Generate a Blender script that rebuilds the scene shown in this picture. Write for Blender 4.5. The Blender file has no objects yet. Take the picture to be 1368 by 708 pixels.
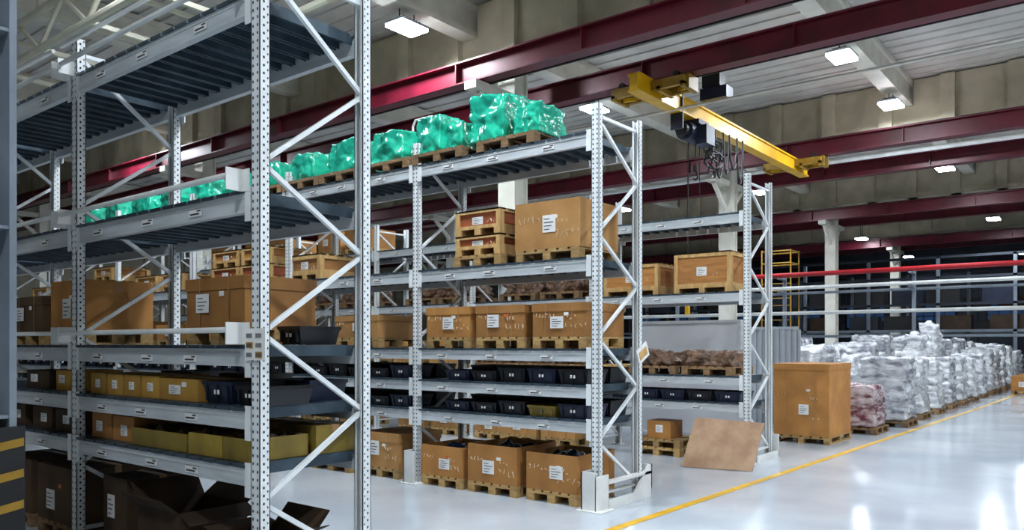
import bpy, math, random
from mathutils import Vector, noise
random.seed(7)
SC=bpy.context.scene
COL=SC.collection

# ------------------------------------------------------------ materials
def pmat(name,c1,c2=None,scale=6,rough=.5,metal=0.,bump=0.,bscale=None,stretch=(1,1,1),detail=4,coat=0.,rvar=0.,emit=None,estr=0.,lo=.35,hi=.65,crumple=0.,vary=0.):
    m=bpy.data.materials.new(name); m.use_nodes=True
    nt=m.node_tree; b=nt.nodes['Principled BSDF']
    b.inputs['Roughness'].default_value=rough
    b.inputs['Metallic'].default_value=metal
    if coat: b.inputs['Coat Weight'].default_value=coat; b.inputs['Coat Roughness'].default_value=.1
    if emit:
        b.inputs['Emission Color'].default_value=(*emit,1); b.inputs['Emission Strength'].default_value=estr
    c2=c2 or tuple(x*.85 for x in c1)
    tc=nt.nodes.new('ShaderNodeTexCoord'); mp=nt.nodes.new('ShaderNodeMapping')
    mp.inputs['Scale'].default_value=stretch
    nt.links.new(tc.outputs['Object'],mp.inputs[0])
    n=nt.nodes.new('ShaderNodeTexNoise'); n.inputs['Scale'].default_value=scale; n.inputs['Detail'].default_value=detail
    nt.links.new(mp.outputs[0],n.inputs['Vector'])
    r=nt.nodes.new('ShaderNodeValToRGB')
    r.color_ramp.elements[0].position=lo; r.color_ramp.elements[1].position=hi
    r.color_ramp.elements[0].color=(*c2,1); r.color_ramp.elements[1].color=(*c1,1)
    nt.links.new(n.outputs['Fac'],r.inputs[0])
    if vary:
        oi=nt.nodes.new('ShaderNodeObjectInfo'); mr=nt.nodes.new('ShaderNodeMapRange')
        mr.inputs['To Min'].default_value=1-vary; mr.inputs['To Max'].default_value=1+vary*.6
        hs=nt.nodes.new('ShaderNodeHueSaturation')
        nt.links.new(oi.outputs['Random'],mr.inputs['Value']); nt.links.new(mr.outputs[0],hs.inputs['Value'])
        nt.links.new(r.outputs[0],hs.inputs['Color']); nt.links.new(hs.outputs[0],b.inputs['Base Color'])
    else: nt.links.new(r.outputs[0],b.inputs['Base Color'])
    if rvar:
        mr=nt.nodes.new('ShaderNodeMapRange'); mr.inputs['To Min'].default_value=rough-rvar; mr.inputs['To Max'].default_value=rough+rvar
        nt.links.new(n.outputs['Fac'],mr.inputs['Value']); nt.links.new(mr.outputs[0],b.inputs['Roughness'])
    if bump or crumple:
        bp=nt.nodes.new('ShaderNodeBump'); bp.inputs['Strength'].default_value=bump or crumple; bp.inputs['Distance'].default_value=.03
        n2=nt.nodes.new('ShaderNodeTexNoise'); n2.inputs['Scale'].default_value=bscale or scale*3; n2.inputs['Detail'].default_value=3
        nt.links.new(mp.outputs[0],n2.inputs['Vector'])
        if crumple:
            bp.inputs['Distance'].default_value=.045
            vm=nt.nodes.new('ShaderNodeVectorMath'); vm.operation='ADD'
            sc=nt.nodes.new('ShaderNodeVectorMath'); sc.operation='SCALE'; sc.inputs['Scale'].default_value=.35
            nt.links.new(n2.outputs['Color'],sc.inputs[0]); nt.links.new(mp.outputs[0],vm.inputs[0]); nt.links.new(sc.outputs[0],vm.inputs[1])
            vo=nt.nodes.new('ShaderNodeTexVoronoi'); vo.inputs['Scale'].default_value=(bscale or 7)*1.1
            nt.links.new(vm.outputs[0],vo.inputs['Vector']); nt.links.new(vo.outputs['Distance'],bp.inputs['Height'])
        else: nt.links.new(n2.outputs['Fac'],bp.inputs['Height'])
        nt.links.new(bp.outputs[0],b.inputs['Normal'])
    return m

M={}
M['post']=pmat('rack_post_paint',(.86,.89,.90),(.74,.77,.78),4,.32,0.)
M['beam']=pmat('rack_beam_galvanised',(.64,.68,.70),(.50,.535,.56),5,.35,.1,stretch=(.4,1,3))
M['deck']=pmat('rack_deck_steel',(.07,.105,.135),(.035,.055,.075),5,.4,.4)
M['hole']=pmat('hole_dark',(.01,.01,.012),None,5,.8)
M['card']=pmat('cardboard',(.46,.21,.052),(.34,.145,.033),3,.75,bump=.1,bscale=14,vary=.3)
M['card2']=pmat('cardboard_tan',(.52,.27,.085),(.40,.19,.052),3,.75,bump=.1,bscale=14,vary=.25)
M['card3']=pmat('cardboard_yellow',(.46,.25,.04),(.34,.17,.025),3,.7,bump=.1,bscale=14,vary=.3)
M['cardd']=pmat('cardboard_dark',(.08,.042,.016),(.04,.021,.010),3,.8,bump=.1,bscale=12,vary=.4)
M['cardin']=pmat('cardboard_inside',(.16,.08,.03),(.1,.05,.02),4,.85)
M['tape']=pmat('packing_tape',(.42,.23,.10),(.36,.19,.08),8,.25)
M['label']=pmat('paper_label',(.85,.85,.83),(.78,.78,.76),10,.6)
M['ink']=pmat('ink',(.04,.04,.05),None,10,.6)
M['chalk']=pmat('white_marker',(.75,.62,.45),None,10,.7)
M['redlab']=pmat('orange_label',(.7,.16,.05),None,10,.6)
M['wood']=pmat('pallet_wood',(.56,.36,.14),(.34,.20,.07),5,.8,stretch=(1,6,6),bump=.2,vary=.3)
M['woodd']=pmat('pallet_wood_aged',(.34,.20,.09),(.18,.105,.05),5,.8,stretch=(1,6,6),bump=.2,vary=.3)
M['ply']=pmat('crate_plywood',(.50,.22,.055),(.34,.135,.032),3,.65,stretch=(1,1,5),bump=.1,vary=.25)
M['batten']=pmat('crate_batten',(.64,.41,.16),(.48,.28,.10),5,.7,stretch=(4,4,1))
M['redwood']=pmat('crate_red_plywood',(.36,.09,.028),(.26,.06,.02),3,.65,stretch=(1,1,5))
M['green']=pmat('green_plastic_film',(.02,.50,.32),(.006,.24,.165),3,.2,crumple=.55,bscale=3.5,coat=.4,lo=.32,hi=.62)
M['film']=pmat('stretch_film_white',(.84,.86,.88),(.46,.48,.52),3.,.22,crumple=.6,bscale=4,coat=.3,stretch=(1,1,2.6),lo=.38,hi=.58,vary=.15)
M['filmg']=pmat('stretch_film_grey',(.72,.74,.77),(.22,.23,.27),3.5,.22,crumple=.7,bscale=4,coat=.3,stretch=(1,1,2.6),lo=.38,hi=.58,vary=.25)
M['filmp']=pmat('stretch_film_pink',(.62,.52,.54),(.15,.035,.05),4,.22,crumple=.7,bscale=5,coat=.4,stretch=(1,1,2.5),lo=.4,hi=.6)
M['paper']=pmat('brown_wrap_paper',(.22,.12,.07),(.07,.04,.025),6,.5,crumple=1.,bscale=6)
M['blackfilm']=pmat('black_plastic_film',(.010,.012,.018),(.015,.018,.028),5,.25,bump=.9,bscale=9,coat=.2)
M['bluefilm']=pmat('blue_plastic_film',(.01,.05,.14),(.012,.015,.04),5,.22,bump=.9,bscale=9,coat=.3)
M['binb']=pmat('bin_dark_blue',(.008,.014,.040),(.006,.008,.020),5,.4)
M['bink']=pmat('bin_black',(.007,.008,.011),(.005,.005,.008),5,.4)
M['biny']=pmat('bin_olive_yellow',(.30,.21,.03),(.19,.13,.02),5,.55,vary=.3)
M['red']=pmat('crane_beam_red',(.13,.006,.019),(.075,.0035,.011),2,.38,.1)
M['yellow']=pmat('crane_yellow',(.78,.44,.006),(.64,.34,.006),2,.35)
M['dyel']=pmat('crane_yellow_dark',(.38,.22,.018),(.25,.135,.01),4,.5)
M['navy']=pmat('hoist_navy',(.012,.02,.05),(.008,.012,.025),4,.4)
M['cable']=pmat('cable_black',(.008,.008,.010),None,4,.5)
M['white']=pmat('white_paint',(.82,.83,.81),(.68,.69,.67),3,.45)
M['offw']=pmat('ivory_paint',(.76,.74,.66),(.62,.60,.52),2,.55)
M['conc']=pmat('beige_concrete',(.52,.47,.35),(.36,.32,.23),1.2,.8,bump=.1)
M['ceil']=pmat('roof_sheet',(.66,.64,.60),(.52,.50,.47),1,.6)
M['wallb']=pmat('wall_dark_panel',(.022,.03,.048),(.013,.018,.028),.5,.6)
M['wall']=pmat('wall_beige_panel',(.42,.38,.29),(.30,.27,.2),.6,.7)
M['linep']=pmat('floor_line_yellow',(.80,.46,.012),(.64,.34,.01),6,.35)
M['redpipe']=pmat('pipe_red',(.42,.010,.018),(.32,.008,.012),3,.35)
M['colg']=pmat('column_grey_blue',(.22,.255,.30),(.155,.185,.22),2,.55)
M['black']=pmat('black_paint',(.010,.010,.012),None,3,.5)
M['board']=pmat('hardboard',(.42,.26,.15),(.28,.155,.08),4,.6,bump=.05)
M['panelw']=pmat('partition_sheet',(.70,.72,.76),(.60,.62,.66),1,.35)
M['panelg']=pmat('container_sheet_grey',(.44,.48,.52),(.36,.40,.44),1,.5)
M['lamp']=pmat('lamp_emitter',(1,1,1),(1,1,1),1,.5,emit=(.84,.92,1.),estr=40)
M['lamp'].cycles.emission_sampling='NONE'
M['winb']=pmat('window_blue_glass',(.03,.07,.16),(.015,.03,.08),1,.1,emit=(.06,.16,.4),estr=.12)
M['winb'].cycles.emission_sampling='NONE'
M['amber']=pmat('warm_truss_paint',(.78,.75,.62),(.66,.62,.5),1,.6)
M['floor']=pmat('epoxy_floor',(.55,.595,.64),(.41,.455,.505),.55,.14,detail=6,rvar=.06)

# ------------------------------------------------------------ mesh builder
class MB:
    def __init__(s): s.v=[];s.f=[];s.m=[];s.mats=[]
    def mi(s,k):
        if k not in s.mats: s.mats.append(k)
        return s.mats.index(k)
    def hexa(s,p,k):
        b=len(s.v); s.v+= [tuple(q) for q in p]; i=s.mi(k)
        for f in ((0,3,2,1),(4,5,6,7),(0,1,5,4),(1,2,6,5),(2,3,7,6),(3,0,4,7)):
            s.f.append(tuple(b+j for j in f)); s.m.append(i)
    def box(s,x0,x1,y0,y1,z0,z1,k):
        s.hexa([(x0,y0,z0),(x1,y0,z0),(x1,y1,z0),(x0,y1,z0),(x0,y0,z1),(x1,y0,z1),(x1,y1,z1),(x0,y1,z1)],k)
    def bar(s,p,q,w,h,k,up=(0,0,1)):
        p=Vector(p);q=Vector(q);d=(q-p).normalized();u=Vector(up)
        if abs(d.dot(u))>.98: u=Vector((0,1,0))
        a=d.cross(u).normalized()*w/2; c=a.cross(d).normalized()*h/2
        s.hexa([p-a-c,p+a-c,q+a-c,q-a-c,p-a+c,p+a+c,q+a+c,q-a+c],k)
    def cyl(s,p,q,r,k,n=10,r2=None):
        p=Vector(p);q=Vector(q);d=(q-p).normalized();u=Vector((0,0,1)) if abs(d.z)<.95 else Vector((1,0,0))
        a=d.cross(u).normalized();c=a.cross(d); r2=r if r2 is None else r2
        b=len(s.v);i=s.mi(k)
        for o,rr in((p,r),(q,r2)):
            for j in range(n):
                t=2*math.pi*j/n; s.v.append(tuple(o+a*math.cos(t)*rr+c*math.sin(t)*rr))
        for j in range(n):
            j2=(j+1)%n; s.f.append((b+j,b+j2,b+n+j2,b+n+j)); s.m.append(i)
        s.f.append(tuple(b+j for j in range(n))[::-1]); s.m.append(i)
        s.f.append(tuple(b+n+j for j in range(n))); s.m.append(i)
    def tube(s,pts,r,k,n=8):
        for a,b in zip(pts,pts[1:]): s.cyl(a,b,r,k,n)
    def poly(s,pts,k):
        b=len(s.v); s.v+=[tuple(p) for p in pts]; s.f.append(tuple(range(b,b+len(pts)))); s.m.append(s.mi(k))
    def mesh(s,name,o=(0,0,0)):
        me=bpy.data.meshes.new(name)
        me.from_pydata([(x-o[0],y-o[1],z-o[2]) for x,y,z in s.v],[],s.f)
        for k in s.mats: me.materials.append(M[k])
        me.polygons.foreach_set('material_index',s.m); me.update()
        return me
    def build(s,name,o=(0,0,0),parent=None,bevel=0):
        ob=bpy.data.objects.new(name,s.mesh(name,o)); COL.objects.link(ob)
        if parent: ob.parent=parent; ob.location=Vector(o)-parent.location
        else: ob.location=o
        if bevel:
            md=ob.modifiers.new('bev','BEVEL'); md.width=bevel; md.segments=2; md.limit_method='ANGLE'
        return ob
def empty(name,o):
    e=bpy.data.objects.new(name,None); e.location=o; e.empty_display_size=.1; COL.objects.link(e); return e
def place(me,name,x,y,z,rot=0):
    ob=bpy.data.objects.new(name,me); ob.location=(x,y,z); ob.rotation_euler=(0,0,rot); COL.objects.link(ob); return ob

# ------------------------------------------------------------ room shell
X0,X1,Y0,Y1,ZC=-42,12,-9,60,9.0
b=MB(); b.box(X0,X1,Y0,Y1,-.2,0,'floor'); b.build('floor')
b=MB(); b.box(X0,X1,Y0,Y1,ZC+.04,ZC+.2,'ceil')
y=Y0
while y<Y1:
    b.box(X0,X1,y,y+.12,ZC,ZC+.05,'ceil'); y+=.5
b.build('ceiling')
b=MB(); b.box(X0,X1,Y1,Y1+.2,0,ZC,'wallb')
for i in range(26):
    b.box(X0+2.1*i,X0+2.1*i+.25,Y1-.15,Y1,0,ZC,'wallb')
b.build('wall_back')
for i in range(9):
    b=MB(); xx=-34+4.4*i
    b.box(xx,xx+2.6,Y1-.22,Y1-.17,2.9,4.4,'winb')
    for j in range(5): b.box(xx+j*.64,xx+j*.64+.06,Y1-.27,Y1-.2,2.85,4.45,'black')
    for z in(2.85,3.6,4.4): b.box(xx,xx+2.6,Y1-.27,Y1-.2,z,z+.06,'black')
    b.build('window_%d'%(i+1))
b=MB(); b.box(X0-.2,X0,Y0,Y1,0,ZC,'wall')
for i in range(30): b.box(X0,X0+.15,Y0+2.3*i,Y0+2.3*i+.5,0,ZC,'wall')
b.build('wall_left')
b=MB(); b.box(X1,X1+.2,Y0,Y1,0,ZC,'wall'); b.build('wall_right')
b=MB(); b.box(X0,X1,Y0-.2,Y0,0,ZC,'wall'); b.build('wall_front')

# floor marking
b=MB(); w=.05
b.poly([(-3.80-w,4.6,.003),(-3.80+w,4.6,.003),(-3.26+w,23.3,.003),(-3.26-w,23.3,.003)],'linep')
b.poly([(-3.26-w,23.3,.003),(-3.26+w,23.3,.003),(-2.9+w,45,.003),(-2.9-w,45,.003)],'linep')
b.build('floor_marking_line')

# ------------------------------------------------------------ roof structure
GX0,GX1=X0+.3,X1-.1
for yy in (12.9,24.0,35.0,46.5):
    b=MB(); b.box(GX0,GX1,yy-.12,yy+.12,7.75,8.29,'conc')
    # infill above, between the roof beams
    xs_=[GX0,-36.3,-30,-23.7,-17.5,-11.3,-5.0,1.3,7.5,GX1]
    for p,q in zip(xs_,xs_[1:]):
        b.box(p+.22,q-.22,yy-.12,yy+.12,8.29,ZC-.01,'conc')
    x=GX0+.4
    while x<GX1-.5:
        top=8.29 if any(abs(x+.17-c)<.42 for c in xs_[1:-1]) else ZC-.01
        b.box(x,x+.35,yy-.28,yy+.28,7.6,top,'conc'); x+=1.55
    b.box(GX0,GX1,yy-.26,yy+.26,7.6,7.78,'conc')
    b.build('concrete_girder')
for xx in (-36.3,-30,-23.7,-17.5,-11.3,-5.0,1.3,7.5):
    b=MB(); b.box(xx-.2,xx+.2,Y0,Y1,8.3,8.42,'offw'); b.box(xx-.12,xx+.12,Y0,Y1,8.4,8.9,'offw'); b.box(xx-.2,xx+.2,Y0,Y1,8.88,ZC,'offw')
    b.build('roof_beam')
for xx in(-34,-22.1,-10.2,7.0):
    for yy in(12.9,24,35,46.5):
        b=MB()
        b.box(xx-.22,xx+.22,yy-.22,yy-.17,0,7.59,'offw'); b.box(xx-.22,xx+.22,yy+.17,yy+.22,0,7.59,'offw'); b.box(xx-.17,xx+.17,yy-.17,yy+.17,0,7.59,'offw')
        b.box(xx-.3,xx+.3,yy-.3,yy+.3,0,.05,'offw')
        b.box(xx-.15,xx+.15,yy-1.35,yy+1.35,6.72,6.88,'offw')
        b.bar((xx,yy-1.1,6.72),(xx,yy-.2,6.0),.1,.12,'offw'); b.bar((xx,yy+1.1,6.72),(xx,yy+.2,6.0),.1,.12,'offw')
        b.build('steel_column',(xx,yy,0))
for yy in(11.8,14.0,22.3,25.7,34.0,36.4,45.3,47.7):
    b=MB(); z=6.9
    b.box(GX0,GX1,yy-.15,yy+.15,z,z+.03,'red'); b.box(GX0,GX1,yy-.15,yy+.15,z+.42,z+.45,'red'); b.box(GX0,GX1,yy-.02,yy+.02,z+.02,z+.43,'red')
    b.box(GX0,GX1,yy-.03,yy+.03,z+.45,z+.50,'black')
    x=GX0+1
    while x<GX1:
        b.box(x,x+.02,yy-.14,yy+.14,z+.03,z+.42,'red'); x+=3.0
    x=GX0+1.5
    while x<GX1: b.box(x,x+.05,yy+.15,yy+.3,z+.1,z+.16,'black'); x+=1.5
    b.box(GX0,GX1,yy+.26,yy+.30,z+.02,z+.1,'black')
    b.build('crane_runway_beam')
for yy,z in((12.9,7.28),(24.0,7.25)):
    b=MB(); b.box(GX0,GX1,yy-.36,yy-.33,z,z+.1,'white'); b.box(GX0,GX1,yy-.75,yy-.72,z,z+.1,'white')
    x=GX0+.2
    while x<GX1: b.box(x,x+.04,yy-.74,yy-.34,z,z+.02,'white'); x+=.5
    b.build('cable_tray')
b=MB(); b.cyl((GX0,25.0,7.3),(GX1,25.0,7.3),.07,'white'); b.cyl((GX0,14.8,6.55),(GX1,14.8,6.55),.03,'offw'); b.build('ceiling_pipe')
b=MB()
for zz in(7.2,7.9): b.cyl((-40,6.0,zz),(-9,6.0,zz),.07,'amber'); b.cyl((-40,8.0,zz),(-9,8.0,zz),.07,'amber')
x=-40
while x<-9:
    b.bar((x,6,7.2),(x+1,6,7.9),.06,.06,'amber'); b.bar((x+1,6,7.9),(x+2,6,7.2),.06,.06,'amber'); b.bar((x,6,7.2),(x,8,7.2),.08,.08,'amber')
    b.bar((x,6,7.9),(x,8,7.9),.08,.08,'amber'); b.bar((x,6,7.9),(x,6,8.3),.08,.08,'amber'); x+=2
b.build('roof_truss')

# ------------------------------------------------------------ lamps
PW=.36
def lamp(x,y,z=8.0,power=500):
    o=(x,y,z); e=empty('highbay_lamp',o)
    b=MB()
    b.box(x-.25,x+.25,y-.36,y+.36,z,z+.05,'panelg')
    for i in range(6): b.box(x-.15,x+.15,y-.22+i*.085,y-.20+i*.085,z+.05,z+.12,'navy')
    b.box(x-.24,x+.24,y-.35,y+.35,z-.06,z,'lamp')
    b.cyl((x,y-.2,z+.1),(x,y-.2,8.29),.012,'cable',6); b.cyl((x,y+.2,z+.1),(x,y+.2,8.29),.012,'cable',6)
    b.build('housing',o,e)
    l=bpy.data.lights.new('lamp_light','AREA'); l.shape='RECTANGLE'; l.size=.46; l.size_y=.68; l.energy=power*PW; l.color=(.84,.92,1.0)
    lo=bpy.data.objects.new('light',l); lo.parent=e; lo.location=(0,0,-.07); COL.objects.link(lo)
for x,y,z,p in((-5,17.9,8,650),(-5,22.3,8,550),(-5,29.8,7.65,600),(-5,41.4,7.4,500),(-11.3,10.9,8,750),(-11.3,17.8,8,600),(-11.3,29.8,7.6,550),(-11.3,44,7.3,250),(-11.3,55,7.3,200),
             (-17.5,29.8,7.6,450),(-23.7,29.8,7.6,400),(-23.7,10.9,8,650),(-30,20,8,500),(-5,54,7,200),
             (-5.2,5.3,8,750),(-11.3,5.2,8,550),(1.3,4.5,8,950),(1.3,10.9,8,850),(1.3,17.8,8,800),(1.3,29,8,750),(7.5,15,8,550),(-.8,-2.2,8,800)):
    lamp(x,y,z,p)

# ------------------------------------------------------------ racks
def rack(xs,y0,y1,levels,top,holes=True):
    o=(xs[0],y0,0); E=empty('pallet_rack',o)
    b=MB()
    for k,x in enumerate(xs):
        for yy,sg in((y0,1),(y1,-1)):
            f0,f1=(yy,yy+.006) if sg>0 else (yy-.006,yy)
            b.box(x-.045,x+.045,f0,f1,0,top,'post')
            s0,s1=(yy,yy+.075) if sg>0 else (yy-.075,yy)
            b.box(x-.045,x-.039,s0,s1,0,top,'post'); b.box(x+.039,x+.045,s0,s1,0,top,'post')
            l0,l1=(s1-.006,s1) if sg>0 else (s0,s0+.006)
            b.box(x-.045,x-.02,l0,l1,0,top,'post'); b.box(x+.02,x+.045,l0,l1,0,top,'post')
            b.box(x-.08,x+.08,yy-.03 if sg>0 else yy-.12,yy+.12 if sg>0 else yy+.03,0,.012,'post')
            if holes and k<3:
                z=.1; n=6 if k<2 else 4
                fy=yy-.0015 if sg>0 else yy+.0015
                while z<top-.03:
                    for hx,dz in((-.024,0),(.024,0)):
                        b.poly([(x+hx+.0085*math.cos(j*2*math.pi/n),fy,z+dz+.011*math.sin(j*2*math.pi/n)) for j in range(n)],'hole')
                    ym=yy+sg*.03
                    b.poly([(x+.0465,ym+.0075*math.cos(j*2*math.pi/n),z+.01*math.sin(j*2*math.pi/n)) for j in range(n)],'hole')
                    b.poly([(x+.0465,yy+sg*.058+.0055*math.cos(j*2*math.pi/n),z+.025+.008*math.sin(j*2*math.pi/n)) for j in range(n)],'hole')
                    z+=.05
        ya,yb=y0+.04,y1-.04
        nodes=[(ya,.16),(yb,.16),(ya,.70),(yb,1.23),(ya,1.77),(yb,2.33),(ya,2.85),(yb,3.47),(ya,top-.14)]
        for p,q in zip(nodes[1:],nodes[2:]): b.bar((x,p[0],p[1]),(x,q[0],q[1]),.03,.03,'post')
        b.bar((x,ya,.16),(x,yb,.16),.03,.03,'post'); b.bar((x,ya,top-.12),(x,yb,top-.12),.03,.03,'post')
    b.build('uprights',o,E)
    b=MB(); dk=MB()
    for xa,xb in zip(xs[1:],xs):
        for li,z in enumerate(levels):
            h=.062 if li==0 or li==1 else .050
            for yy,sg in((y0,-1),(y1,1)):
                a0,a1=sorted((yy+sg*.0,yy-sg*.045))
                b.box(xa+.046,xb-.046,a0,a1,z-h,z+h*.55,'beam')
                c0,c1=sorted((yy+sg*.0,yy-sg*.03)); b.box(xa+.046,xb-.046,c0,c1,z+h*.55,z+.062,'beam')
                c0,c1=sorted((yy+sg*.0,yy+sg*.006)); b.box(xa+.046,xb-.046,c0,c1,z-h,z-h+.012,'beam'); b.box(xa+.046,xb-.046,c0,c1,z+h*.5,z+h*.5+.01,'beam')
                for xe in(xa+.046,xb-.106):
                    b.box(xe,xe+.06,min(yy,yy+sg*.008),max(yy,yy+sg*.008),z-.12,z+.10,'post')
            if z<3.9:
                nst=3
                for i in range(nst):
                    sx=xa+.35+(xb-xa-.5)*(i+random.random()*.3)/nst
                    b.box(sx,sx+.16,y0-.0095,y0-.006,z-.03,z+.015,'label')
                    b.box(sx+.015,sx+.13,y0-.0105,y0-.0095,z-.02,z-.008,'ink')
                    b.box(sx+.10,sx+.15,y0-.0105,y0-.0095,z-.0,z+.01,'ink')
            x=xa+.06
            while x+.16<xb-.04:
                dk.box(x,x+.15,y0-.012,y1+.012,z+.063,z+.085,'deck')
                dk.box(x,x+.012,y0+.05,y1-.05,z+.01,z+.063,'deck'); dk.box(x+.138,x+.15,y0+.05,y1-.05,z+.01,z+.063,'deck')
                x+=.176
    b.build('beams',o,E); dk.build('decks',o,E)
    return E
B=2.6
XE=-4.32
nearL=[3.85,2.60,1.61,1.21,.85]; midL=[3.81,2.52,1.57,1.19,.83]; farL=[3.51,2.38,1.16,.775]
NX=[XE-B*i for i in range(4)]; MX=[XE-B*i for i in range(7)]; FX=[XE-B*i for i in range(7)]
NR=rack(NX,2.86,3.77,nearL,4.24)
MR=rack(MX,6.82,7.72,midL,4.17)
FR=rack(FX,10.81,11.71,farL,4.13)
S=.087
o=(XE,2.86,0); b=MB()
for z in(4.0,2.76,1.79):
    for xa,xb in((NX[1],NX[0]),(NX[2],NX[1]),(NX[3],NX[2])):
        b.cyl((xa+.02,2.75,z),(xb-.13,2.75,z),.019,'white')
        if z>3: b.cyl((xa+.02,2.75,z+.14),(xb-.13,2.75,z+.14),.016,'white')
        b.box(xb-.13,xb-.118,2.73,2.86,z-.09,z+.05,'white'); b.box(xb-.13,xb-.05,2.845,2.853,z-.09,z+.05,'white')
        b.box(xa,xa+.012,2.73,2.86,z-.07,z+.05,'white')
b.build('guard_rails',o,NR)
b=MB(); b.box(XE-.075,XE+.14,2.835,2.842,1.60,1.80,'label')
for i in range(3):
    for j in range(2):
        b.box(XE-.06+j*.10,XE+.015+j*.095,2.832,2.834,1.615+i*.060,1.655+i*.060,'batten' if (i+j)%3==1 else 'label')
        for q in range(7): b.box(XE-.055+j*.10+q*.009,XE-.051+j*.10+q*.009,2.830,2.832,1.62+i*.060,1.648+i*.060,'ink')
b.build('location_sign',o,NR)
b=MB(); b.bar((XE+.055,7.60,1.55),(XE+.055,7.82,1.66),.01,.17,'label'); b.bar((XE+.062,7.63,1.56),(XE+.062,7.79,1.64),.004,.09,'batten'); b.build('location_sign',(XE,7.7,1.6),MR)
def protector(b,x,y,end=False):
    b.box(x-.11,x+.07,y-.10,y-.085,0,.40,'white'); b.box(x-.11,x-.095,y-.10,y+.12,0,.40,'white')
    if end: b.box(x+.06,x+.075,y-.10,y+.14,0,.36,'white')
    b.box(x-.15,x+.15,y-.14,y+.14,0,.014,'white')
b=MB(); protector(b,XE,6.82,True); protector(b,XE-B,6.82); protector(b,XE-2*B,6.82)
b.box(XE+.07,XE+.09,6.95,7.85,0,.10,'white')
b.hexa([(XE+.06,7.5,.10),(XE+.09,7.5,.10),(XE+.09,7.86,.10),(XE+.06,7.86,.10),(XE+.06,7.80,.36),(XE+.09,7.80,.36),(XE+.09,7.86,.36),(XE+.06,7.86,.36)],'white')
b.box(XE-.1,XE+.09,7.84,7.86,0,.36,'white'); b.box(XE+.02,XE+.09,6.95,7.84,.26,.29,'white')
b.build('post_guards',(XE,6.82,0),MR)
b=MB(); protector(b,XE,10.81); b.box(XE+.08,XE+.10,11.0,11.85,0,.1,'white'); b.box(XE-.05,XE+.10,11.82,11.84,0,.34,'white'); b.build('post_guards',(XE,10.81,0),FR)
b=MB(); b.box(XE+.07,XE+.085,2.9,3.9,0,.12,'white'); b.box(XE-.05,XE+.085,3.86,3.88,0,.34,'white'); b.build('post_guards',(XE,2.86,0),NR)
b=MB()
for x0 in(-7.9,-6.55):
    x1=x0+.42; z0=3.9
    b.tube([(x0,7.74,z0),(x0,7.74,4.74),(x0+.05,7.74,4.82),(x1-.05,7.74,4.82),(x1,7.74,4.74),(x1,7.74,z0)],.016,'white')
    b.tube([(x0,7.74,4.6),(x1,7.74,4.6)],.01,'white')
b.build('tube_hoops',(XE,6.82,0),MR)

# ------------------------------------------------------------ goods
PH=.125
pc={}
def pallet(x,y,z,w=.8,d=.85,wood='wood',rot=0):
    k=(round(w,2),round(d,2),wood)
    if k not in pc:
        b=MB(); 
        for xx in(-w/2,-.05,w/2-.1):
            b.box(xx,xx+.1,-d/2,d/2,0,.018,wood)
            for yy in(-d/2,-.06,d/2-.12): b.box(xx,xx+.1,yy,yy+.12,.018,.085,wood)
        for yy in(-d/2,-.06,d/2-.12): b.box(-w/2,w/2,yy,yy+.12,.085,.105,wood)
        n=6; bw=w/n*.8
        for i in range(n):
            xx=-w/2+i*(w-bw)/(n-1); b.box(xx,xx+bw,-d/2,d/2,.105,PH,wood)
        pc[k]=b.mesh('wooden_pallet')
    return place(pc[k],'wooden_pallet',x,y,z,rot)

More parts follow.
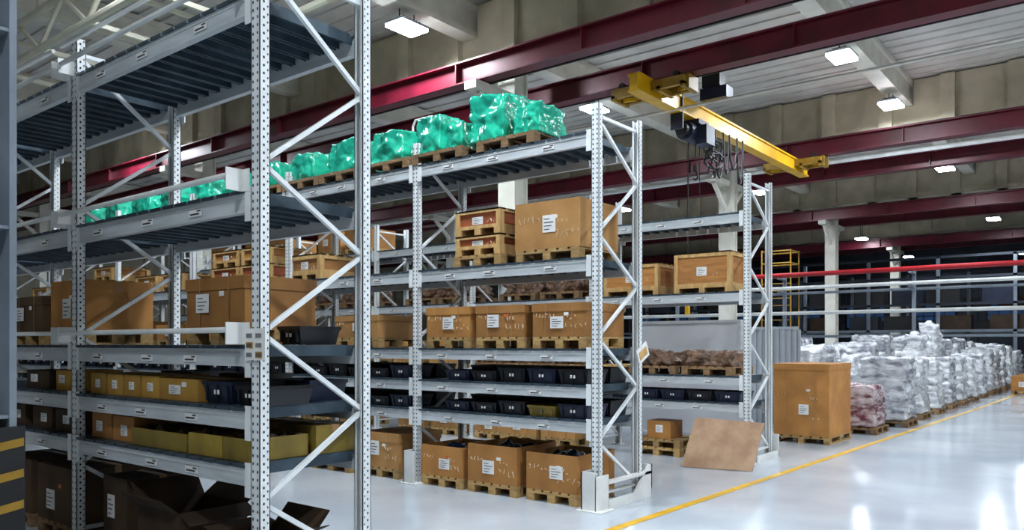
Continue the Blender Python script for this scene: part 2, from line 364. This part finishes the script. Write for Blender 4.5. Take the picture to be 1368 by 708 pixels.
def scribble(b,x,z,y,n,s,rng):
    for i in range(n):
        cx=x+i*s*.8
        pts=[(cx+rng.random()*s*.55,y,z+rng.random()*s) for _ in range(rng.choice((3,4)))]
        for p,q in zip(pts,pts[1:]):
            if (Vector(p)-Vector(q)).length>.005: b.bar(p,q,.004,.007,'chalk',(0,1,0))
def mklabel(b,x,z,y,w,h):
    b.box(x,x+w,y-.004,y,z,z+h,'label')
    for i in range(4):
        zz=z+h*(.15+.2*i); b.box(x+w*.12,x+w*(.55+.3*((i*7)%3)/2),y-.0055,y-.004,zz,zz+h*.05,'ink')
def cbox(x,y,z,w,d,h,style='plain',mat='card',label=True,rot=0,seed=0,scr=0,name='cardboard_box',fill='blackfilm'):
    rng=random.Random(seed*31+int(w*1000)+int(abs(x)*57)); b=MB(); X=w/2;Y=d/2
    if style=='open':
        t=.012
        b.box(-X,X,-Y,-Y+t,0,h,mat); b.box(-X,X,Y-t,Y,0,h,mat); b.box(-X,-X+t,-Y+t,Y-t,0,h,mat); b.box(X-t,X,-Y+t,Y-t,0,h,mat); b.box(-X+t,X-t,-Y+t,Y-t,0,.012,mat)
        n=12; g=[]
        for i in range(n+1):
            for j in range(n+1):
                u=i/n*2-1;v=j/n*2-1
                zz=h*.78+.16*h*(1-u*u)*(1-v*v)+.08*noise.noise((u*3+seed,v*3,0))+.04*noise.noise((u*8+seed,v*8,3))
                g.append((u*(X-t*1.3),v*(Y-t*1.3),min(zz,h+.05)))
        bb=len(b.v); b.v+=g; mi=b.mi(fill)
        for i in range(n):
            for j in range(n):
                a=bb+i*(n+1)+j; b.f.append((a,a+n+1,a+n+2,a+1)); b.m.append(mi)
    elif style=='lid':
        b.box(-X,X,-Y,Y,0,h-.01,mat); L=min(.11,h*.25); e=.009
        b.box(-X-e,X+e,-Y-e,Y+e,h-L,h,mat)
        for sx in(-X*.5,X*.5):
            b.box(sx-.006,sx+.006,-Y-e-.002,Y+e+.002,h,h+.002,'tape'); b.box(sx-.006,sx+.006,-Y-e-.002,-Y-e,0.0,h,'tape')
    elif style=='flaps':
        t=.01
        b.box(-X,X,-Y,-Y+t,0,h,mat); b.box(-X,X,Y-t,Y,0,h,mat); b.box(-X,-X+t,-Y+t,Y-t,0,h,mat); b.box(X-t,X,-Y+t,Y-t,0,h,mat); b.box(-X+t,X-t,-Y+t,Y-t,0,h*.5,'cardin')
        f=min(X,Y)*.8
        for (a,c,n_) in (((-X,-Y),(X,-Y),(0,-1)),((X,-Y),(X,Y),(1,0)),((-X,Y),(X,Y),(0,1)),((-X,-Y),(-X,Y),(-1,0))):
            q=rng.uniform(-.5,.9); dx=n_[0]*f*math.cos(q)*.7; dy=n_[1]*f*math.cos(q)*.7; dz=f*math.sin(q)
            b.hexa([(a[0],a[1],h-.004),(c[0],c[1],h-.004),(c[0]+dx,c[1]+dy,h+dz-.004),(a[0]+dx,a[1]+dy,h+dz-.004),(a[0],a[1],h+.004),(c[0],c[1],h+.004),(c[0]+dx,c[1]+dy,h+dz+.004),(a[0]+dx,a[1]+dy,h+dz+.004)],mat)
    else:
        b.box(-X,X,-Y,Y,0,h-.012,mat); b.box(-X,X,-Y,-.004,h-.012,h-.004,mat); b.box(-X,X,.004,Y,h-.012,h-.004,mat)
        b.box(-X-.001,X+.001,-.03,.03,h-.005,h-.002,'tape'); b.box(X,X+.0015,-.03,.03,h*.75,h-.003,'tape')
    yf=-Y-(.0095 if style=='lid' else .0005)
    if label:
        lw=min(.17,w*.3); lh=min(.2,h*.42)*rng.uniform(.8,1.); lx=-lw/2+rng.uniform(-.2,.12)*w; lz=h*rng.uniform(.2,.36)
        if w>.3: mklabel(b,lx,lz,yf-.001,lw,lh)
        else: mklabel(b,-lw/2,h*.3,yf-.001,lw,lh)
        if w>.5:
            b.box(X*.2,X*.2+.06,yf-.003,yf,h*.62,h*.62+.035,'redlab' if rng.random()<.25 else 'label')
    if scr:
        scribble(b,X*.25,h*.22,yf-.002,3+scr//2,min(.09,h*.2),rng); scribble(b,-X*.9,h*.55,yf-.002,2+scr,min(.08,h*.16),rng)
        scribble(b,X*.3,h*.5,yf-.002,3,min(.07,h*.15),rng)
    ob=b.build(name,(0,0,0),bevel=.004); ob.location=(x,y,z); ob.rotation_euler=(0,0,rot); return ob
def load(x,y,z,w,d,h,**k):
    wood=k.pop('wood','wood'); pallet(x,y,z,min(max(w,.5),.84),max(d,.6),wood); return cbox(x,y,z+PH+.001,w,d,h,**k)
def crate(x,y,z,w,d,h,mat='ply'):
    b=MB(); X=w/2;Y=d/2; t=.02
    for sx in(-X,-.045,X-.09): b.box(sx,sx+.09,-Y,Y,0,.07,'batten')
    b.box(-X+t,X-t,-Y+t,Y-t,.07,h-t,mat)
    e=.04 if h<.35 else .07
    for yy in((-Y,-Y+t),(Y-t,Y)):
        for z0,z1 in((.07,.07+e),(h-e,h)): b.box(-X,X,yy[0],yy[1],z0,z1,'batten')
        for x0,x1 in((-X,-X+.06),(X-.06,X)): b.box(x0,x1,yy[0],yy[1],.07+e,h-e,'batten')
    for xx in((-X,-X+t),(X-t,X)):
        for z0,z1 in((.07,.07+e),(h-e,h)): b.box(xx[0],xx[1],-Y+t,Y-t,z0,z1,'batten')
        for y0,y1 in((-Y+t,-Y+.08),(Y-.08,Y-t)): b.box(xx[0],xx[1],y0,y1,.07+e,h-e,'batten')
    for i in range(5):
        y0=-Y+i*(d-.12)/4; b.box(-X,X,y0,y0+.11,h-t,h,'batten')
    mklabel(b,-.09,h*.42,-Y+t-.001,.16,min(.13,h*.3))
    scribble(b,X*.35,h*.4,-Y+t-.003,3,.07,random.Random(int(abs(x*99))))
    ob=b.build('wooden_crate',bevel=.003); ob.location=(x,y,z+.001); return ob
bc={}
def bin_(x,y,z,w=.38,d=.55,h=.17,mat='binb',fill='bink',name='storage_bin'):
    k=(round(w,2),round(d,2),round(h,2),mat,fill)
    if k not in bc:
        b=MB(); X=w/2;Y=d/2;q=.02;t=.012
        def ring(z0,z1,e0,e1):
            for (ax,ay,bx,by) in((-1,-1,1,-1),(1,-1,1,1),(1,1,-1,1),(-1,1,-1,-1)):
                P=[]
                for zz,e in((z0,e0),(z1,e1)):
                    P+= [(ax*(X-e),ay*(Y-e),zz),(bx*(X-e),by*(Y-e),zz),(bx*(X-e-t),by*(Y-e-t),zz),(ax*(X-e-t),ay*(Y-e-t),zz)]
                b.hexa(P,mat)
        ring(0,h-.025,q+.008,.008); ring(h-.025,h,0,0)
        b.box(-X+q+t,X-q-t,-Y+q+t,Y-q-t,0,.012,mat); b.box(-X+.03,X-.03,-Y+.03,Y-.03,.012,h*.72,fill)
        for s_ in(-.5,0,.5): b.box(s_*w*.7-.008,s_*w*.7+.008,-Y+.0,-Y+.012,.02,h-.02,mat)
        b.box(-.03,.03,-Y+.001,-Y+.006,h*.42,h*.62,'label' if mat!='biny' else 'ink')
        bc[k]=b.mesh(name)
    return place(bc[k],name,x,y,z)
def wrap(x,y,z,w,d,h,mat='film',seed=0,amp=.05,name='wrapped_pallet_load',taper=.1,layers=0,rot=0,n=14,round_=.2,ridge=0.,knot=0.):
    import bmesh
    bm=bmesh.new(); idx={}
    def vert(p):
        k=tuple(round(c,4) for c in p)
        if k not in idx: idx[k]=bm.verts.new(p)
        return idx[k]
    def g(i): return -1+2*i/n
    for ax in range(3):
        for s in(-1,1):
            for i in range(n):
                for j in range(n):
                    q=[]
                    for (a,c) in((i,j),(i+1,j),(i+1,j+1),(i,j+1)):
                        p=[0,0,0]; p[ax]=s; p[(ax+1)%3]=g(a); p[(ax+2)%3]=g(c); q.append(vert(tuple(p)))
                    if s<0: q=q[::-1]
                    bm.faces.new(q)
    for v in bm.verts:
        p=v.co.copy(); m=max(abs(c) for c in p)
        L=p.length; r=p.lerp(p/L*1.22,round_)
        tz=(r.z+1)/2; tz=max(tz,0); k=1-taper*tz*tz
        q=Vector((r.x*w/2*k,r.y*d/2*k,tz*h))
        nz=Vector((q.x*3+seed*3.7,q.y*3,q.z*3))
        off=amp*(noise.noise(nz)+.6*noise.noise(nz*2.3)+.35*noise.noise(nz*5))
        if ridge: off-=ridge*(abs(noise.noise(nz*1.6+Vector((9,0,0))))+.5*abs(noise.noise(nz*3.7)))-ridge*.3
        if layers:
            fr=tz*layers-math.floor(tz*layers); ly=int(tz*layers*.999)
            off+=amp*.7*noise.noise((ly*3.3+seed,round(math.atan2(q.y,q.x)*1.2),0))
            off-=amp*.8*max(0,1-min(fr,1-fr)*6)
        dr=Vector((p.x,p.y,p.z*.8))/m
        q+=dr*off
        if knot and p.z>.99:
            kx,ky=.3*math.sin(seed*2.1),.3*math.cos(seed*1.3)
            q.z+=knot*math.exp(-((p.x-kx)**2+(p.y-ky)**2)*9)
        q.z=max(q.z,0) if p.z>-.99 else 0
        v.co=q
    me=bpy.data.meshes.new(name); bm.to_mesh(me); bm.free(); me.materials.append(M[mat])
    for pl in me.polygons: pl.use_smooth=True
    ob=place(me,name,x,y,z+.001,rot); return ob

# --- middle rack, top shelf : green wrapped goods
zt=midL[0]+S
gx=[(-5.80,.50,.54,.62),(-5.24,.36,.33,.56),(-6.76,.46,.46,.6),(-6.36,.24,.32,.5),(-7.46,.60,.40,.6),(-8.38,.56,.42,.6),(-9.22,.56,.38,.6),(-10.07,.56,.36,.6),(-11.0,.55,.34,.6),(-11.95,.55,.34,.6),(-12.9,.6,.38,.6),(-13.9,.6,.34,.6),(-15.0,.62,.38,.6),(-16.2,.62,.36,.6),(-17.3,.62,.34,.6)]
for px in(-5.50,-6.55,-7.44,-8.36,-9.2,-10.05,-11.0,-11.95,-12.9,-13.9,-15.0,-16.2,-17.3):
    pallet(px,7.2,zt,.82,.8,'woodd')
for i,(x,w_,h,d) in enumerate(gx):
    wrap(x,7.15,zt+PH,w_,d,h,'green',i+1,.035,'green_wrapped_bundle',.10,n=22,round_=.05,ridge=.03,knot=.06 if w_>.4 else .02,rot=.06*math.sin(i*3))
# --- middle rack level 2
z2=midL[1]+S
load(-4.98,7.27,z2,.86,.78,.52,style='plain',mat='card2',scr=5,seed=2)
pallet(-5.95,7.25,z2,.72,.8); crate(-5.95,7.25,z2+PH,.68,.78,.23,'redwood'); crate(-5.95,7.25,z2+PH+.232,.68,.78,.29,'redwood')
crate(-9.2,7.25,z2,.7,.75,.36,'ply')
for x in(-10.4,-11.2,-12.8,-13.7,-15.4,-16.4,-18.3):
    crate(x,7.25,z2,.75,.78,.3,random.choice(('ply','redwood'))); 
    if random.random()<.6: crate(x,7.25,z2+.302,.72,.75,.26,'ply')
# level 3
z3=midL[2]+S
for i,x in enumerate((-4.82,-5.64,-6.44)):
    load(x,7.27,z3,.70,.76,.36,style='lid',mat='card',scr=4,seed=i+4)
load(-8.1,7.27,z3,.85,.76,.30,style='lid',mat='card2',seed=9,scr=2)
for x in(-10.3,-11.2,-13.0,-14.0,-15.6,-16.5,-18.4): load(x,7.27,z3,.75,.76,random.uniform(.25,.42),style=random.choice(('lid','plain')),mat=random.choice(('card','card2')),seed=int(-x*3))
# level 4 / 5
z4=midL[3]+S; z5=midL[4]+S
x=-4.62; ci=0
while x>-19.5:
    if all(abs(x-p)>.26 for p in MX):
        hh=random.choice((.12,.14,.16))
        bin_(x,7.05,z4,.38,.4,hh,random.choice(('binb','bink','bink'))); bin_(x,7.5,z4,.38,.38,.17,'bink')
        m5='biny' if ci in(1,) else random.choice(('bink','binb','bink'))
        bin_(x,7.05,z5,.38,.4,random.choice((.12,.15)),m5); bin_(x,7.5,z5,.38,.38,.17,'bink')
        x-=.41; ci+=1
    else: x-=.05
# floor loads under middle rack
load(-4.89,7.22,0,.66,.76,.40,style='open',mat='card',seed=21,scr=4,fill='blackfilm')
load(-5.70,7.20,0,.72,.76,.43,style='open',mat='card',seed=22,scr=2)
load(-6.48,7.20,0,.66,.76,.36,style='open',mat='card',seed=23,scr=2,fill='bluefilm')
load(-7.60,7.22,0,.72,.76,.44,style='lid',mat='card2',seed=24,scr=3)
pallet(-8.5,7.2,0); pallet(-8.5,7.2,.126)
for x in(-10.05,-10.9,-12.7,-13.6,-15.4,-16.4): load(x,7.2,0,.72,.76,random.uniform(.3,.5),style=random.choice(('open','lid','plain')),mat='card',seed=int(-x*5))

# --- far rack
f1,f2,f3,f4=[z+S for z in farL]
crate(-5.03,11.25,f2,.90,.75,.60,'ply'); crate(-6.24,11.25,f2,.98,.75,.50,'ply')
for x in(-4.95,-5.85,-7.4,-8.3,-9.1):
    pallet(x,11.26,f3,.8,.8,'woodd'); wrap(x,11.22,f3+PH,.72,.62,.22,'paper',int(-x*7),.06,'brown_wrapped_bundle',.1,n=16,round_=.1,ridge=.08)
pallet(-6.55,11.26,f3,.5,.8)
x=-4.62
while x>-19.5:
    if all(abs(x-p)>.27 for p in FX): bin_(x,11.1,f4,.4,.5,.15,random.choice(('binb','bink'))); x-=.44
    else: x-=.05
for x in(-7.6,-8.5,-10.0,-10.9,-12.8,-13.7,-15.3,-16.3):
    pallet(x,11.26,f2,.8,.8,'woodd'); wrap(x,11.22,f2+PH,.7,.6,.34,'paper',int(-x*5),.09,'brown_wrapped_bundle',.2,n=16,ridge=.1)
for x in(-10.3,-11.3,-12.9,-13.9,-15.4,-16.4): load(x,11.27,f3,.75,.76,.4,style='lid',mat='card2',seed=int(-x*9))
for x in(-12.8,-13.7,-15.5,-16.5,-18): load(x,11.27,f1,.75,.76,.4,style='plain',mat='card',seed=int(-x*11))
pallet(-5.75,11.2,0,.8,.8); pallet(-5.75,11.2,.126,.8,.8); cbox(-5.75,11.1,.253,.40,.4,.27,mat='card',seed=5)
pallet(-4.85,11.25,0,.7,.8); cbox(-4.85,11.2,.127,.5,.5,.22,mat='card3',seed=5,style='open')
for x in(-7.6,-8.4,-9.1,-10.2,-11.1,-12.9,-13.8,-15.3): load(x,11.2,0,.7,.76,random.uniform(.25,.4),style='lid',mat='card2',seed=int(-x*13))

# --- near rack
n1,n2,n3,n4,n5=[z+S for z in nearL]
load(-5.22,3.42,n3,.76,.60,.36,style='lid',mat='card',seed=31)
load(-7.62,3.40,n3,.66,.64,.46,style='plain',mat='card',seed=32)
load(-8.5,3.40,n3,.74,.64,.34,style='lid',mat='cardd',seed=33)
bin_(-4.62,3.5,n3,.26,.36,.13,'bink')
for i,x in enumerate((-6.66,-6.37,-6.09,-5.80)): cbox(x,3.15,n4,.26,.42,.17,mat='card3',seed=i)
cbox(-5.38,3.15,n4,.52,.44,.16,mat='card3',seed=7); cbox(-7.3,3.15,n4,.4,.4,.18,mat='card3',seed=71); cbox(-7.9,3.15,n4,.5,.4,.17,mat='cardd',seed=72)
bin_(-4.9,3.15,n4,.36,.42,.15,'binb'); bin_(-4.53,3.15,n4,.3,.42,.13,'bink'); bin_(-4.75,3.58,n4,.5,.34,.15,'binb'); bin_(-5.4,3.58,n4,.5,.34,.18,'bink'); bin_(-6.3,3.58,n4,.5,.34,.18,'bink')
cbox(-6.62,3.2,n5,.34,.5,.22,mat='card',seed=51); cbox(-6.25,3.2,n5,.34,.5,.2,mat='card',seed=52)
cbox(-5.62,3.13,n5,.80,.46,.13,mat='biny',style='open',label=False,seed=61,fill='cardd')
cbox(-4.98,3.13,n5,.42,.46,.15,mat='biny',style='open',label=False,seed=62,fill='cardd'); cbox(-4.60,3.13,n5,.3,.46,.15,mat='biny',style='open',label=False,seed=63,fill='cardd')
for i,x in enumerate((-5.66,-5.1,-4.63)): cbox(x,3.58,n5,.40,.34,.2,mat='card3' if i%2 else 'biny',seed=64+i,label=False)
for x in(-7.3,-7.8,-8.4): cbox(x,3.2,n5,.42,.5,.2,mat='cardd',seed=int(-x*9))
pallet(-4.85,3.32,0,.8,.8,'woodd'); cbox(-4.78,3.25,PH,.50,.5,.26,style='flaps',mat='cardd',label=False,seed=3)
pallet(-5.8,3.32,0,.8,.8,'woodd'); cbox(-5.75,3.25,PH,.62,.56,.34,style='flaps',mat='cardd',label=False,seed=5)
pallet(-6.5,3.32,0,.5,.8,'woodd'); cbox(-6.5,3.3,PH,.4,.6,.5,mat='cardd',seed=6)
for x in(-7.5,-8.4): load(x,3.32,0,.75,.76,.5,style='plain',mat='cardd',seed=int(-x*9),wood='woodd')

# --- beside the aisle
pallet(-4.5,14.33,0,.96,1.3); cbox(-4.5,14.33,PH+.001,.94,1.28,1.24,style='lid',mat='card',seed=77,scr=1,name='large_cardboard_box')
b=MB(); 
b.hexa([(-4.92,9.98,.012),(-3.98,10.16,.012),(-3.98,10.18,.012),(-4.92,10.0,.012),(-4.90,10.38,.66),(-3.97,10.56,.62),(-3.97,10.58,.62),(-4.90,10.40,.66)],'board')
b.build('hardboard_sheet',(-4.45,10.2,0))
pallet(-4.25,16.2,0,.95,.95,'woodd'); wrap(-4.25,16.2,PH,.86,.86,.82,'filmp',5,.05,taper=.06,layers=6,n=22,round_=.08)
pallet(-4.1,17.95,0,1.0,.95,'woodd'); wrap(-4.1,17.95,PH,.90,.88,1.32,'filmg',6,.05,taper=.0,layers=9,n=30,round_=.04)
rw=random.Random(3)
y=19.9
while y<41:
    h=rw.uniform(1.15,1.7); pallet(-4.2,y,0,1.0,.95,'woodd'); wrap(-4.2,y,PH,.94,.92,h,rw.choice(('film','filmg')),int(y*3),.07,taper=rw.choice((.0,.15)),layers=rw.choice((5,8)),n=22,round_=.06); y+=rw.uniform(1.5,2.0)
y=17.2
while y<42:
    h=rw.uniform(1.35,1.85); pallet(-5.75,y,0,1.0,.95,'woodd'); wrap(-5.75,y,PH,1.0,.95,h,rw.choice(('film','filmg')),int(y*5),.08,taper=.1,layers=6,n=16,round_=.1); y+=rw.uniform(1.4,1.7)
y=17.2
while y<36:
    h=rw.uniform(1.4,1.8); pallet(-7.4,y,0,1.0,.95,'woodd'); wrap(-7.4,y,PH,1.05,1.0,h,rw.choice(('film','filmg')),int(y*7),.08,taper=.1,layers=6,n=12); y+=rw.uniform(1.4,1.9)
for x,y,h in((-4.98,27.2,2.25),(-4.98,25.2,1.85)):
    pallet(x+.1,y,0,.5,.6,'woodd'); wrap(x,y,PH,.62,1.0,h,'film',int(y*9),.1,taper=.3,layers=8,n=16)
for x,y in((-2.9,32),(-2.9,34)):
    load(x+.0,y,0,.8,.8,.5,style='plain',mat='card',seed=int(y))
b=MB(); b.box(-7.6,-5.5,13.45,13.5,0.06,2.1,'panelw'); b.box(-7.64,-7.58,13.42,13.53,0,2.14,'beam'); b.box(-5.52,-5.46,13.42,13.53,0,2.14,'beam'); b.box(-7.6,-5.5,13.43,13.52,2.09,2.14,'beam')
b.build('partition_panel',(-6.5,13.5,0))
b=MB(); 
x=-6.35
while x<-5.35: b.box(x,x+.06,15.96,16.0,.05,2.0,'panelg'); b.box(x+.06,x+.12,15.99,16.02,.05,2.0,'panelg'); x+=.12
b.box(-6.37,-5.33,15.94,16.06,2.0,2.06,'panelg'); b.box(-6.37,-5.33,15.94,16.06,0,.06,'panelg'); b.box(-6.37,-6.33,15.94,16.06,0,2.,'panelg'); b.box(-5.37,-5.33,15.94,16.06,0,2.,'panelg')
b.build('corrugated_screen',(-5.8,16,0))

# ------------------------------------------------------------ crane bridge + hoist
o=(-7.5,17.5,6.8); CE=empty('overhead_crane',o); b=MB(); xx=-7.5
b.box(xx-.13,xx+.13,13.2,23.1,6.54,6.58,'yellow'); b.box(xx-.13,xx+.13,13.2,23.1,6.85,6.89,'yellow')
b.box(xx-.09,xx+.09,13.2,23.1,6.58,6.85,'yellow')
b.build('bridge_girder',o,CE)
b=MB()
for yy in(14.0,22.3):
    b.box(xx-.8,xx+.8,yy-.30,yy-.20,6.66,6.84,'dyel'); b.box(xx-.8,xx+.8,yy+.20,yy+.30,6.66,6.84,'dyel')
    for s in(-.8,-.3,.22,.72): b.box(xx+s,xx+s+.08,yy-.3,yy+.3,6.62,6.72,'dyel')
    for s in(-.6,.6):
        for q in(-.2,.2): b.cyl((xx+s,yy+q-.03,6.90),(xx+s,yy+q+.03,6.90),.07,'cable',12)
    b.box(xx+.8,xx+.86,yy-.2,yy+.2,6.60,6.87,'dyel')
    b.bar((xx-.7,yy,6.68),(xx-.15,yy+.5,6.8),.07,.07,'yellow'); b.bar((xx+.7,yy,6.68),(xx+.15,yy+.5,6.8),.07,.07,'yellow')
b.build('end_carriages',o,CE)
b=MB(); hy=15.9
b.box(xx-.2,xx+.2,hy-.25,hy+.25,6.44,6.54,'navy')
b.cyl((xx-.02,hy-.5,6.26),(xx-.02,hy+.5,6.26),.2,'navy',18); b.cyl((xx-.02,hy-.65,6.26),(xx-.02,hy-.5,6.26),.14,'cable',18)
b.box(xx+.1,xx+.36,hy-.22,hy+.2,6.0,6.40,'navy'); b.cyl((xx+.05,hy+.45,6.3),(xx+.05,hy+.75,6.3),.12,'navy',14)
b.box(xx-.14,xx+.14,hy-.9,hy-.86,6.2,7.5,'navy'); 
b.box(xx+.15,xx+.75,hy-.1,hy+.25,6.95,7.2,'navy'); b.box(xx+.2,xx+.6,hy-.1,hy+.2,7.22,7.5,'bink')
b.cyl((xx,hy,6.1),(xx,hy,5.55),.012,'cable',6); b.cyl((xx,hy,5.6),(xx,hy,5.45),.06,'cable',12)
b.tube([(xx,hy,5.47),(xx+.05,hy,5.4),(xx+.06,hy,5.33),(xx,hy,5.28),(xx-.05,hy,5.32)],.018,'cable')
b.cyl((xx-.12,hy-.1,6.2),(xx-.14,hy-.1,2.6),.014,'cable',6); b.box(xx-.18,xx-.10,hy-.14,hy-.06,2.35,2.6,'yellow')
b.cyl((xx+.05,hy+.1,6.2),(xx+.05,hy+.1,5.0),.01,'cable',6)
for kk in range(5):
    pts=[]; yc=hy+.55+.32*kk; r=.17+.05*(kk%2)
    for j in range(15):
        a=math.pi*j/14; pts.append((xx+.14+.03*kk,yc-r*math.cos(a)*1.0,6.5-(.75+.15*((kk*2)%3))*math.sin(a)))
    b.tube(pts,.022,'cable',6)
for kk in range(4):
    pts=[(xx+.2+.12*math.sin(j*.9),hy+.5+.28*math.cos(j*math.pi/6+kk),5.95-.1*kk+.26*math.sin(j*math.pi/6+kk)) for j in range(13)]
    b.tube(pts,.02,'cable',6)
b.build('hoist',o,CE)

# ------------------------------------------------------------ left foreground column
o=(-5.55,1.68,0); b=MB()
b.box(-5.75,-5.35,1.46,1.50,0,8.29,'colg'); b.box(-5.75,-5.35,1.84,1.88,0,8.29,'colg'); b.box(-5.57,-5.53,1.50,1.84,0,8.29,'colg')
for z in(1.25,2.4,3.6,4.8): b.box(-5.74,-5.36,1.5,1.84,z,z+.02,'colg')
b.box(-5.80,-5.30,1.41,1.45,.0,1.2,'black'); b.box(-5.345,-5.33,1.41,1.92,0,1.2,'black')
for i in range(6):
    z=.05+.19*i
    b.hexa([(-5.79,1.405,z),(-5.31,1.405,z+.1),(-5.31,1.41,z+.1),(-5.79,1.41,z),(-5.79,1.405,z+.05),(-5.31,1.405,z+.15),(-5.31,1.41,z+.15),(-5.79,1.41,z+.05)],'dyel')
    b.hexa([(-5.33,1.43,z),(-5.325,1.43,z),(-5.325,1.91,z+.08),(-5.33,1.91,z+.08),(-5.33,1.43,z+.05),(-5.325,1.43,z+.05),(-5.325,1.91,z+.13),(-5.33,1.91,z+.13)],'dyel')
b.build('steel_column',o)

# ------------------------------------------------------------ far right structures
b=MB()
for yy,z,k,r in((30.2,4.35,'redpipe',.09),(30.2,3.85,'white',.07),(30.4,3.65,'colg',.05),(30.6,2.9,'white',.07),(30.6,2.0,'colg',.05)):
    b.cyl((-20,yy,z),(11,yy,z),r,k,10)
x=-20
while x<11: b.box(x,x+.12,30.7,30.82,0,4.4,'colg'); b.box(x,x+.12,30.1,30.7,4.2,4.26,'colg'); b.box(x,x+.12,30.1,30.7,3.7,3.76,'colg'); x+=4.6
b.build('pipe_rack')
b=MB()
for xx_ in(-12.2,-11.0): 
    for yy in(32.2,33.2): b.cyl((xx_,yy,0),(xx_,yy,5.6),.03,'dyel')
b.box(-12.25,-10.95,32.15,33.25,4.5,4.56,'dyel')
for z in(5.05,5.55): 
    for p,q in(((-12.2,32.2),(-11,32.2)),((-11,32.2),(-11,33.2)),((-11,33.2),(-12.2,33.2)),((-12.2,33.2),(-12.2,32.2))): b.cyl((*p,z),(*q,z),.03,'dyel')
z=.3
while z<4.5: b.cyl((-12.2,32.2,z),(-11.0,32.2,z),.018,'dyel'); z+=.3
b.build('access_platform',(-11.6,32.7,0))
for yy in(43,52):
    b=MB(); x=-30
    while x<9:
        b.box(x,x+.15,yy,yy+.15,0,6.0,'colg'); x+=3.2
    for z in(2.3,3.6,4.9,5.9): b.box(-30,9,yy,yy+.12,z,z+.12,'wallb' if z>3 else 'colg')
    for z in(2.42,3.72):
        x=-29
        while x<8: b.box(x,x+1.4,yy+.2,yy+1.0,z,z+.7,random.choice(('wallb','navy','cardd','black'))); x+=random.uniform(1.6,2.6)
        b.box(-30,9,yy+.15,yy+1.1,z-.04,z,'wallb')
    b.build('steel_mezzanine_frame',(-10,yy,0))

# ------------------------------------------------------------ camera / world / view
cam=bpy.data.cameras.new('camera'); co=bpy.data.objects.new('camera',cam); COL.objects.link(co)
cam.sensor_width=36; cam.lens=1049/1368*36; cam.shift_y=106/1368; cam.clip_end=200
co.location=(0,0,1.7); co.rotation_euler=(math.pi/2,0,math.radians(38.4)); SC.camera=co
w=bpy.data.worlds.new('world'); SC.world=w; w.use_nodes=True
w.node_tree.nodes['Background'].inputs[0].default_value=(.5,.6,.75,1); w.node_tree.nodes['Background'].inputs[1].default_value=.1
try:
    SC.view_settings.view_transform='Standard'; SC.view_settings.look='None'
    SC.view_settings.exposure=0.35
except Exception as e: print(e)
